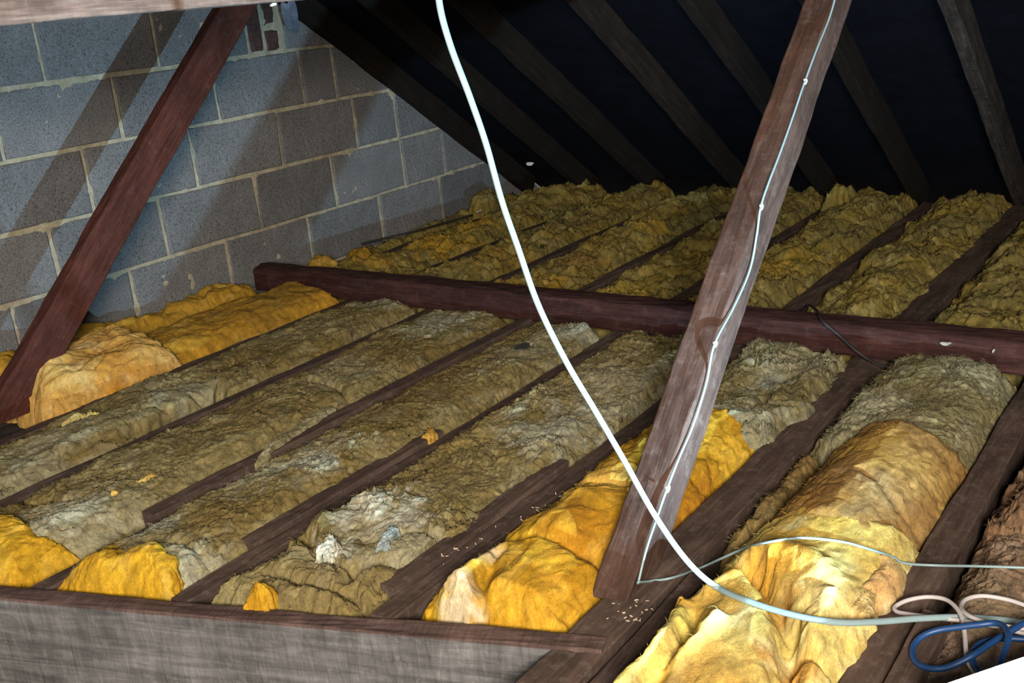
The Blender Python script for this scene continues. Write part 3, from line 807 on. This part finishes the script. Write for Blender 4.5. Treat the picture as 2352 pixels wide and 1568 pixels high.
# back bays
BL = ['thin amber wool crumbs strip along the wall foot behind the red beam', 'amber wool strip in the second bay behind the red beam, brightest near the wall',
      'olive wool strip crossed by the hanging white cable, behind the red beam', 'amber-brown wool strip right of the hanging white cable, behind the red beam',
      'lumpy yellow-olive wool strip just left of the slanting post, behind the red beam', 'yellow-olive wool strip seen at the right edge of the slanting post, behind the red beam',
      'olive wool strip with a pale upturned flap at its far end', 'olive-brown wool strip with a rusty torn tuft behind the red beam', 'yellowish wool strip at the right edge behind the red beam']
BPAT = {0: WP((700, 590, .07, AMBER, 1.), (820, 580, .06, AMBER, .9), (930, 550, .08, (.2, .13, .04), .7)),
        1: WP((1000, 560, .20, AMBER, .9), (1080, 520, .12, AMBER, .8), (860, 610, .12, (.3, .17, .02), .8)),
        2: WP((1010, 620, .1, (.34, .25, .07), .8), (1140, 590, .14, (.30, .18, .03), .7), (1380, 500, .2, (.15, .11, .03), .5)),
        3: WP((1240, 650, .12, AMBER, .7), (1330, 600, .14, (.27, .15, .03), .7), (1480, 530, .10, AMBER, .8)),
        4: WP((1440, 660, .16, (.36, .25, .035), .8), (1500, 600, .14, (.30, .21, .035), .7), (1620, 560, .2, (.22, .15, .03), .5)),
        5: WP((1760, 620, .15, (.36, .22, .03), .6), (1830, 600, .12, (.36, .24, .02), .6)),
        6: WP((1880, 590, .12, (.34, .22, .02), .7), (1990, 520, .09, (.50, .42, .12), .9), (1760, 660, .12, (.24, .15, .03), .7)),
        7: WP((1930, 690, .12, (.34, .19, .03), .8), (2010, 665, .05, (.30, .10, .02), .9), (2080, 600, .2, (.22, .16, .05), .6), (2060, 690, .06, (.40, .22, .06), .8)),
        8: WP((2300, 670, .16, (.40, .33, .09), .7), (2230, 640, .08, (.30, .15, .05), .7), (2260, 720, .1, (.36, .22, .06), .7))}
for k in range(9):
    lo_, hi_ = bay(k)
    if k == 0: hi_ = -0.03
    batt('insulation_batt', BL[k], 0.845, 2.74, lo_, hi_, 'back', top=0.140 if k else .10, base=0.035, res=0.0055, seed=300 + 10 * k, cols=OLIVE, patches=BPAT[k], group=GB,
         rim=.15 if k else .06, lump=0.040, flake=0.011, fine=0.002, tilt=0.035, ragx=.06, ragy=.014, fibres=900)
for (px, py, wx_, wy_, lab, hgt) in ((728, 606, .09, .06, 'fluffy amber wool tuft on the left end of the red beam, by the wall', .155), (822, 590, .055, .05, 'upright amber wool tuft at the wall foot, right of the fluffy one', .175),
                              (1120, 470, .12, .06, 'dark olive wool tuft at the wall foot under the roof corner', .20), (1930, 462, .06, .06, 'small rounded wool tuft standing up at the eaves', .185)):
    c = at(px, py, .14)
    c[1] = min(c[1], -0.06)
    batt('insulation_scrap', lab, c[0] - wx_, c[0] + wx_, c[1] - wy_, c[1] + wy_, 'back', top=hgt, base=0.09, res=.004, seed=int(px), rim=wy_ * .8, endrim=wx_ * .8, lump=.035, flake=.008, ragx=.05, ragy=.02,
         cols=[(.34, .19, .02), (.30, .17, .03), (.42, .28, .06)] if px < 900 else OLIVE, group='loose wool scraps', fibres=120)

def scrap(px, py, lx, ly, hh, label, cols, rot, seed, rag=0.3, zf=None, fib=60):
    c = surf(px, py, 0.0)
    batt('insulation_scrap', label, c[0] - lx, c[0] + lx, c[1] - ly, c[1] + ly, 'wool', top=c[2] + hh, base=c[2] - .004, res=max(.0012, min(lx, ly) / 14), seed=seed, rim=ly * .9, endrim=lx * .5,
         lump=hh * .5, flake=hh * .35, fine=hh * .12, ragx=lx * rag * 2, ragy=ly * rag, cols=cols, group='loose wool scraps', fibres=fib, rot=rot)
# ------------------------------------------------------------------ cables
bpy.context.view_layer.update()
DG = bpy.context.evaluated_depsgraph_get()
def surf(px, py, lift=0.004):
    q = ray(px, py); q = q / np.linalg.norm(q)
    hit, loc, nn, _i, ob, _m = SC.ray_cast(DG, Vector(CAM), Vector(q))
    if not hit: return at(px, py, JT + lift)
    return np.array(loc) + np.array([0, 0, lift])
PY_ = [(.50, .42, .17), (.44, .34, .11), (.58, .52, .28)]
scrap(188, 962, .050, .018, .020, 'pale yellow star-shaped wool scrap on the grey-green wool by the left post foot', PY_, -.25, 601, 1.1)
scrap(890, 1243, .052, .013, .014, 'blue-grey fluffy scrap on the torn whitish wool', [(.20, .26, .27), (.30, .34, .33), (.07, .10, .11)], .35, 602, .6)
scrap(672, 1000, .135, .016, .016, 'pale sage wool flap drooping over the fourth joist', [(.27, .245, .14), (.21, .18, .09), (.34, .32, .21)], .17, 603, .5, fib=150)
scrap(322, 1108, .040, .006, .008, 'thin orange wool shred lying on the wool left of the fourth joist', [(.46, .28, .05), (.54, .36, .10), (.5, .3, .06)], .05, 604, 1.0, fib=20)
scrap(268, 1130, .022, .004, .006, 'curled orange wool thread left of the longer orange shred', [(.46, .28, .05), (.54, .36, .10), (.5, .3, .06)], -.9, 605, 1.0, fib=10)
scrap(990, 999, .018, .012, .012, 'small amber wool scrap beside the fifth joist below the thick cable', [(.46, .26, .04), (.50, .30, .06), (.5, .3, .06)], .2, 606, .6, fib=30)
scrap(755, 1275, .024, .020, .030, 'small white-grey twist of wool standing up in the torn wool', [(.42, .42, .34), (.30, .25, .13), (.52, .52, .46)], .4, 607, .5, fib=60)
scrap(1975, 1395, .05, .016, .010, 'torn cream wool strip along the right edge of the yellow quilt', [(.56, .40, .16), (.48, .30, .10), (.64, .54, .30)], .1, 608, .8, fib=40)
th = [(1002, -260, 1.50), (1003, -120, 1.50), (1008, 0, 1.50), (1033, 100, 1.51), (1078, 220, 1.52), (1116, 330, 1.53), (1152, 460, 1.54), (1190, 570, 1.55), (1236, 700, 1.56), (1300, 830, 1.57), (1368, 945, 1.58), (1432, 1055, 1.59), (1505, 1185, 1.60),
      (1580, 1290, 1.61), (1650, 1350, 1.615), (1740, 1388, 1.62), (1840, 1416, 1.625), (1930, 1429, 1.63), (2020, 1427, 1.64), (2110, 1420, 1.66), (2200, 1417, 1.68), (2300, 1423, 1.70), (2420, 1440, 1.72)]
pix = catmull(np.array([q[:2] for q in th], float), 8)
k15 = 14 * 8                                          # from here on the cable lies on the quilt and the coil
zz_ = np.array([min(surf(u, v, 0.007)[2], .225) for u, v in pix[k15:-6]]); zs = zz_.copy()
for _k in range(400):
    zs[1:-1] = np.maximum(zz_[1:-1], 0.5 * (zs[:-2] + zs[2:]))
d_end = np.linalg.norm(at(*pix[k15], zs[0]) - CAM)
thp = [atd(u, v, 1.50 + (d_end - 1.50) * (i / k15) ** 1.3) for i, (u, v) in enumerate(pix[:k15])]
thp += [at(u, v, z_) for (u, v), z_ in zip(pix[k15:-6], zs)] + [at(*pix[-1], zs[-1])]
tag(tube('power_cable', thp, 0.0052, M_CABLE_W, 0.75, n=2), 'thick white cable hanging in a long curve from the top and along to the coil', 'cable')

YB = -2.5035
cl = [(1925, -30), (1905, 40), (1875, 115), (1848, 188), (1822, 265), (1790, 355), (1765, 420), (1747, 476), (1738, 540), (1722, 620), (1685, 705), (1641, 790), (1622, 880), (1590, 980), (1560, 1050), (1532, 1122), (1510, 1185), (1485, 1260), (1467, 1333)]
pts = [aty(px, py, YB) for px, py in cl]
fl_ = [(1500, 1333), (1545, 1326), (1610, 1303), (1655, 1283), (1700, 1263), (1740, 1250), (1780, 1242), (1815, 1237), (1850, 1235), (1900, 1239), (1950, 1247), (2010, 1265), (2050, 1278), (2078, 1293), (2150, 1298), (2250, 1300), (2345, 1303)]
pts += [aty(1466, 1335, YB - .001), aty(1470, 1336, YB - .002)]
lay = [aty(1505, 1331, YB - .004)] + [surf(*q, 0.005) for q in fl_[1:]]
zz_ = np.array([q[2] for q in lay]); zs = zz_.copy()
for i in range(1, len(zz_) - 1):                      # a stiff cable bridges the dips
    zs[i] = max(zz_[i], 0.5 * (zz_[i - 1] + zz_[i + 1]))
zs[-3:] = np.maximum(zs[-3:], (.115, .138, .146))
pts += [at(px, py, z_) for (px, py), z_ in zip(fl_, zs)] + [at(2460, 1306, zs[-1]), at(2620, 1312, zs[-1] + .01), at(2850, 1330, zs[-1] + .01)]
tc = empty('signal_cable', tuple(pts[18]))
tag(tc, 'thin white cable clipped down the brown post and running off right over the yellow quilt', 'cable')
def under(o, parent):
    o.parent = parent
    o.matrix_parent_inverse = Matrix.Translation(-Vector(parent.location))
    return o
under(tube('cable_sheath', pts, 0.0024, M_CABLE_W, 1.0, 8, 8), tc)
for px, py in ((1848, 188), (1747, 476), (1641, 790), (1532, 1122)):
    c = aty(px, py, YB)
    loop = [c + np.array([.0045 * math.cos(a) * 1.0, -.0005 - .0035 * max(0, math.sin(a)), .0045 * math.cos(a)]) for a in np.linspace(-.3, math.pi + .3, 9)]
    V, F = tube_geo(np.array(loop), 0.0017, 1.6, 8)
    k0 = under(mesh_obj('cable_clip', V, F, M_CLIP, smooth=True), tc)
    npos = c + np.array([-.006, -.001, .005])
    ring = [(npos + np.array([.0024 * math.cos(t), -.003 * s, .0024 * math.sin(t)])) for s in (0, 1) for t in np.linspace(0, 2 * math.pi, 8, endpoint=False)]
    Fn = [[i, (i + 1) % 8, 8 + (i + 1) % 8, 8 + i] for i in range(8)] + [[8 + i for i in range(8)], [7 - i for i in range(8)]]
    kn = mesh_obj('nail', ring, Fn, M_NAIL)
    kn.parent = k0

C3 = lambda x, y, z_: at(2000 + x / 5.85, 1300 + y / 5.85, z_)
coil = [C3(1620, 1700, .12), C3(1500, 1560, .12), C3(1390, 1420, .122), C3(1310, 1290, .125), C3(1278, 1120, .128), C3(1262, 920, .13), C3(1232, 720, .135), C3(1150, 560, .135), C3(1000, 445, .13), C3(760, 412, .125), C3(500, 455, .122), C3(330, 540, .12), C3(350, 610, .12), C3(520, 645, .122), C3(900, 695, .125),
        C3(1320, 745, .13), C3(1700, 810, .13), C3(2059, 905, .13), C3(2350, 960, .13), C3(2560, 860, .13), C3(2400, 660, .13), C3(2059, 520, .13), C3(1800, 440, .13), C3(1500, 398, .13), C3(1290, 440, .13), C3(1212, 535, .133), C3(1270, 630, .14), C3(1450, 725, .145), C3(1700, 790, .147), C3(2059, 840, .147), C3(2350, 900, .15)]
tag(tube('coiled_cable', coil, 0.0036, M_CABLE_G, 1.0, 10, 8), 'pale grey cable coiled in two loops at the right edge', 'cable')
blue = [C3(2300, 700, .155), C3(2059, 770, .155), C3(1900, 860, .155), C3(1620, 1030, .152), C3(1400, 1180, .15), C3(1200, 1290, .14), C3(1000, 1365, .13), C3(800, 1372, .125), C3(630, 1310, .12), C3(560, 1180, .12), C3(590, 1040, .122), C3(710, 930, .128), C3(900, 860, .135), C3(1130, 825, .142), C3(1450, 785, .152), C3(1680, 765, .158), C3(1800, 820, .164),
        C3(1850, 950, .168), C3(1810, 1120, .165), C3(1740, 1300, .16), C3(1680, 1500, .155), C3(1640, 1700, .15)]
bc = empty('coiled_cable', tuple(blue[10]))
tag(bc, 'dark blue cable looped over the grey coil in the bottom right corner', 'cable')
under(tube('cable_loop', blue, 0.0047, M_CABLE_B, 1.0, 10, 8), bc)
blue2 = [C3(2350, 990, .145), C3(2059, 980, .143), C3(1880, 972, .142), C3(1650, 985, .14), C3(1460, 1050, .138), C3(1372, 1170, .136), C3(1375, 1290, .134), C3(1450, 1420, .13), C3(1560, 1560, .13), C3(1680, 1720, .13)]
under(tube('cable_loop', blue2, 0.0047, M_CABLE_B, 1.0, 10, 8), bc)

kp = [(1815, 716, .112), (1840, 712, .125), (1855, 700, .16), (1875, 712, .20), (1890, 738, .204), (1925, 768, .17), (1960, 800, .14), (1990, 822, .118), (2016, 837, .108), (2030, 842, .106)]
tag(tube('black_cable', [at(*q) for q in kp], 0.0042, M_CABLE_K, 0.8, 8, 8), 'short black cable looping over the red beam near the joist behind', 'cable')
wk = [(830, 560, .125), (880, 548, .13), (950, 532, .14), (1020, 512, .145), (1085, 494, .15)]
tag(tube('black_cable', [at(*q) for q in wk], 0.006, M_CABLE_K, 0.8, 8, 8), 'thin black cable lying along the foot of the block wall', 'cable')

# ------------------------------------------------------------------ lamp and small things
L0 = empty('work_lamp', (-0.70, -3.18, 0.095))
tag(L0, 'bright white work lamp, only its corner showing at the bottom right', 'lamp')
def box_verts(c, u, v, n, hu, hv, hn, bev):
    V, F = [], []
    for s, k in ((-hn, 1), (-hn + bev, 0), (hn - bev, 0), (hn, 1)):
        a, b = (hu - bev * k), (hv - bev * k)
        for su, sv in ((-1, -1), (1, -1), (1, 1), (-1, 1)):
            V.append(c + u * su * a + v * sv * b + n * s)
    for l in range(3):
        for i in range(4):
            j = (i + 1) % 4
            F.append([l * 4 + i, l * 4 + j, l * 4 + 4 + j, l * 4 + 4 + i])
    F.append([3, 2, 1, 0]); F.append([12, 13, 14, 15])
    return V, F
lu = np.array([0.815, -0.58, 0]); lv = np.array([-0.58, -0.815, 0]); ln = np.array([0, 0, 1.0])
lc = np.array([-0.65, -3.112, 0.0]) + lv * 0.085
V, F = box_verts(lc + ln * 0.150, lu, lv, ln, 0.11, 0.085, 0.043, 0.008)
under(mesh_obj('housing', V, F, M_LAMPBODY), L0)
V, F = box_verts(lc + ln * 0.1945, lu, lv, ln, 0.102, 0.082, 0.0035, 0.003)
under(mesh_obj('diffuser', V, F, M_DIFF), L0)
for pa, pb in (((-.110, -.085), (.110, -.085)), ((.110, -.085), (.110, .085)), ((-.110, -.085), (-.110, .085)), ((-.110, .085), (.110, .085))):
    pa = lc + lu * pa[0] + lv * pa[1]; pb = lc + lu * pb[0] + lv * pb[1]
    o_ = beam('rim', np.array([*pa[:2], .2078]), np.array([*pb[:2], .2078]), np.array([0, 0, 1.0]), 0.029, 0.005, M_LAMPBODY, 0.001, 0.0, 60)  # raised rim added as a shield to keep lamp light off the near wool
    bpy.context.view_layer.update()
    under(o_, L0)
hp = [lc + lu * a + ln * b for a, b in ((-.118, .14), (-.122, .11), (-.10, .098), (0, .096), (.10, .098), (.122, .11), (.118, .14))]
under(tube('stand', hp, 0.006, M_CABLE_K), L0)

def flake(name, label, cat, c, size, mat, thick=0.002, ax=None, nrm=(0, 0, 1), seed=0, group=None, curl=0.3):
    rg = random.Random(seed)
    nrm = np.array(nrm, float); nrm /= np.linalg.norm(nrm)
    u = np.array(ax if ax is not None else (1, 0.4, 0), float); u -= nrm * (u @ nrm); u /= np.linalg.norm(u)
    v = np.cross(nrm, u)
    a, b = size; m = 12
    ring, top = [], []
    for i in range(m):
        t = 2 * math.pi * i / m
        rr = 0.72 + 0.45 * rg.random()
        p = np.array(c) + u * a * math.cos(t) * rr + v * b * math.sin(t) * rr
        ring.append(p + nrm * (curl * a * (math.cos(t) ** 2) * 0.6)); top.append(ring[-1] + nrm * thick)
    V = ring + top + [np.array(c) + nrm * 0.0, np.array(c) + nrm * (thick + 0.25 * b * curl)]
    F = []
    for i in range(m):
        j = (i + 1) % m
        F += [[i, j, m + j, m + i], [2 * m, j, i], [2 * m + 1, m + i, m + j]]
    o = mesh_obj(name, V, F, mat)
    return tag(o, label, cat, group)

M_SPLINTER = mat_plain('grey_splinter', (.30, .28, .26), .9, .1, .3)
flake('dry_leaf', 'dark dry leaf lying on the brown-grey wool', 'leaf', surf(1200, 799, .003), (.027, .017), M_LEAF, .0015, (1, -0.7, 0), (-.25, -.35, 1), seed=1, curl=.08)
flake('wood_splinter', 'pale splinter stuck on the right part of the red beam', 'splinter', at(2172, 790, .175) , (.013, .005), M_SPLINTER, .003, (0.2, -1, 0), (-.8, 0, .6), seed=2)
flake('paint_flake', 'tiny white flake on the red beam near the right edge', 'flake', at(2282, 806, .172), (.006, .0025), M_SPLINTER, .002, (0.3, -.4, 1), (-.9, 0, .4), seed=3)
flake('plaster_scrap', 'white pointed scrap at the wall foot just left of the hanging cable', 'scrap', at(1100, 486, .155), (.030, .010), M_PLASTER, .003, (1, .3, 0.2), seed=4)
flake('plaster_scrap', 'small white scrap lodged on the dark rafters right of the hanging cable', 'scrap', aty(1217, 377, -.36), (.020, .009), M_PLASTER, .003, (0.4, -1, 0), (-.6, -.3, .7), seed=5)
M_SHRED = mat_plain('orange_shred', (.52, .33, .07), 1, .1, .3, 80, .003)
flake('membrane_flap', 'crumpled blue-grey membrane flap at the top of the gable wall under the pale timber', 'membrane', aty(663, 35, -.045), (.075, .040), M_FLAP, .003, (0.2, 0, 1), (-.3, -1, .2), seed=12, curl=.35)
flake('plaster_scrap', 'small bright chip under the pale timber above the brick infill', 'scrap', aty(625, 11, -1.66), (.010, .003), M_PLASTER, .003, (1, 0, .1), (0, -1, 0), seed=13)

def chips(name, pts, mat, smin, smax, parent, seed):
    rg = random.Random(seed); V, F = [], []
    for c in pts:
        a = rg.uniform(smin, smax); b = a * rg.uniform(.25, .6); t = rg.uniform(0, math.pi)
        u = np.array([math.cos(t), math.sin(t), rg.uniform(-.2, .3)]); v = np.array([-math.sin(t), math.cos(t), rg.uniform(-.2, .3)])
        k = len(V)
        for h in (0, .0012):
            for su, sv in ((-1, -1), (1, -.6), (.8, 1), (-.7, .8)):
                V.append(np.array(c) + u * a * su + v * b * sv + np.array([0, 0, h + .0006]))
        F += [[k, k + 3, k + 2, k + 1], [k + 4, k + 5, k + 6, k + 7]] + [[k + i, k + (i + 1) % 4, k + 4 + (i + 1) % 4, k + 4 + i] for i in range(4)]
    o = mesh_obj(name, V, F, mat)
    return tag(o, None, None, None, 'stuff')
rg = random.Random(3)
pp = [at(rg.uniform(1395, 1500), rg.uniform(1375, 1430), JT) for _ in range(26)]
tag(chips('wood_chips', pp, M_CHIP, .0012, .0035, None, 1), 'tiny pale wood chips scattered round the foot of the brown post', 'debris')
pp = [at(1000 + t * 330 + rg.uniform(-12, 12), 1290 - t * 165 + rg.uniform(-14, 14), JT + .012) for t in [rg.random() for _ in range(30)]]
tag(chips('wood_chips', pp, M_CHIP, .0014, .0045, None, 2), 'pale wood chips along the joist beside the bright orange wool', 'debris')
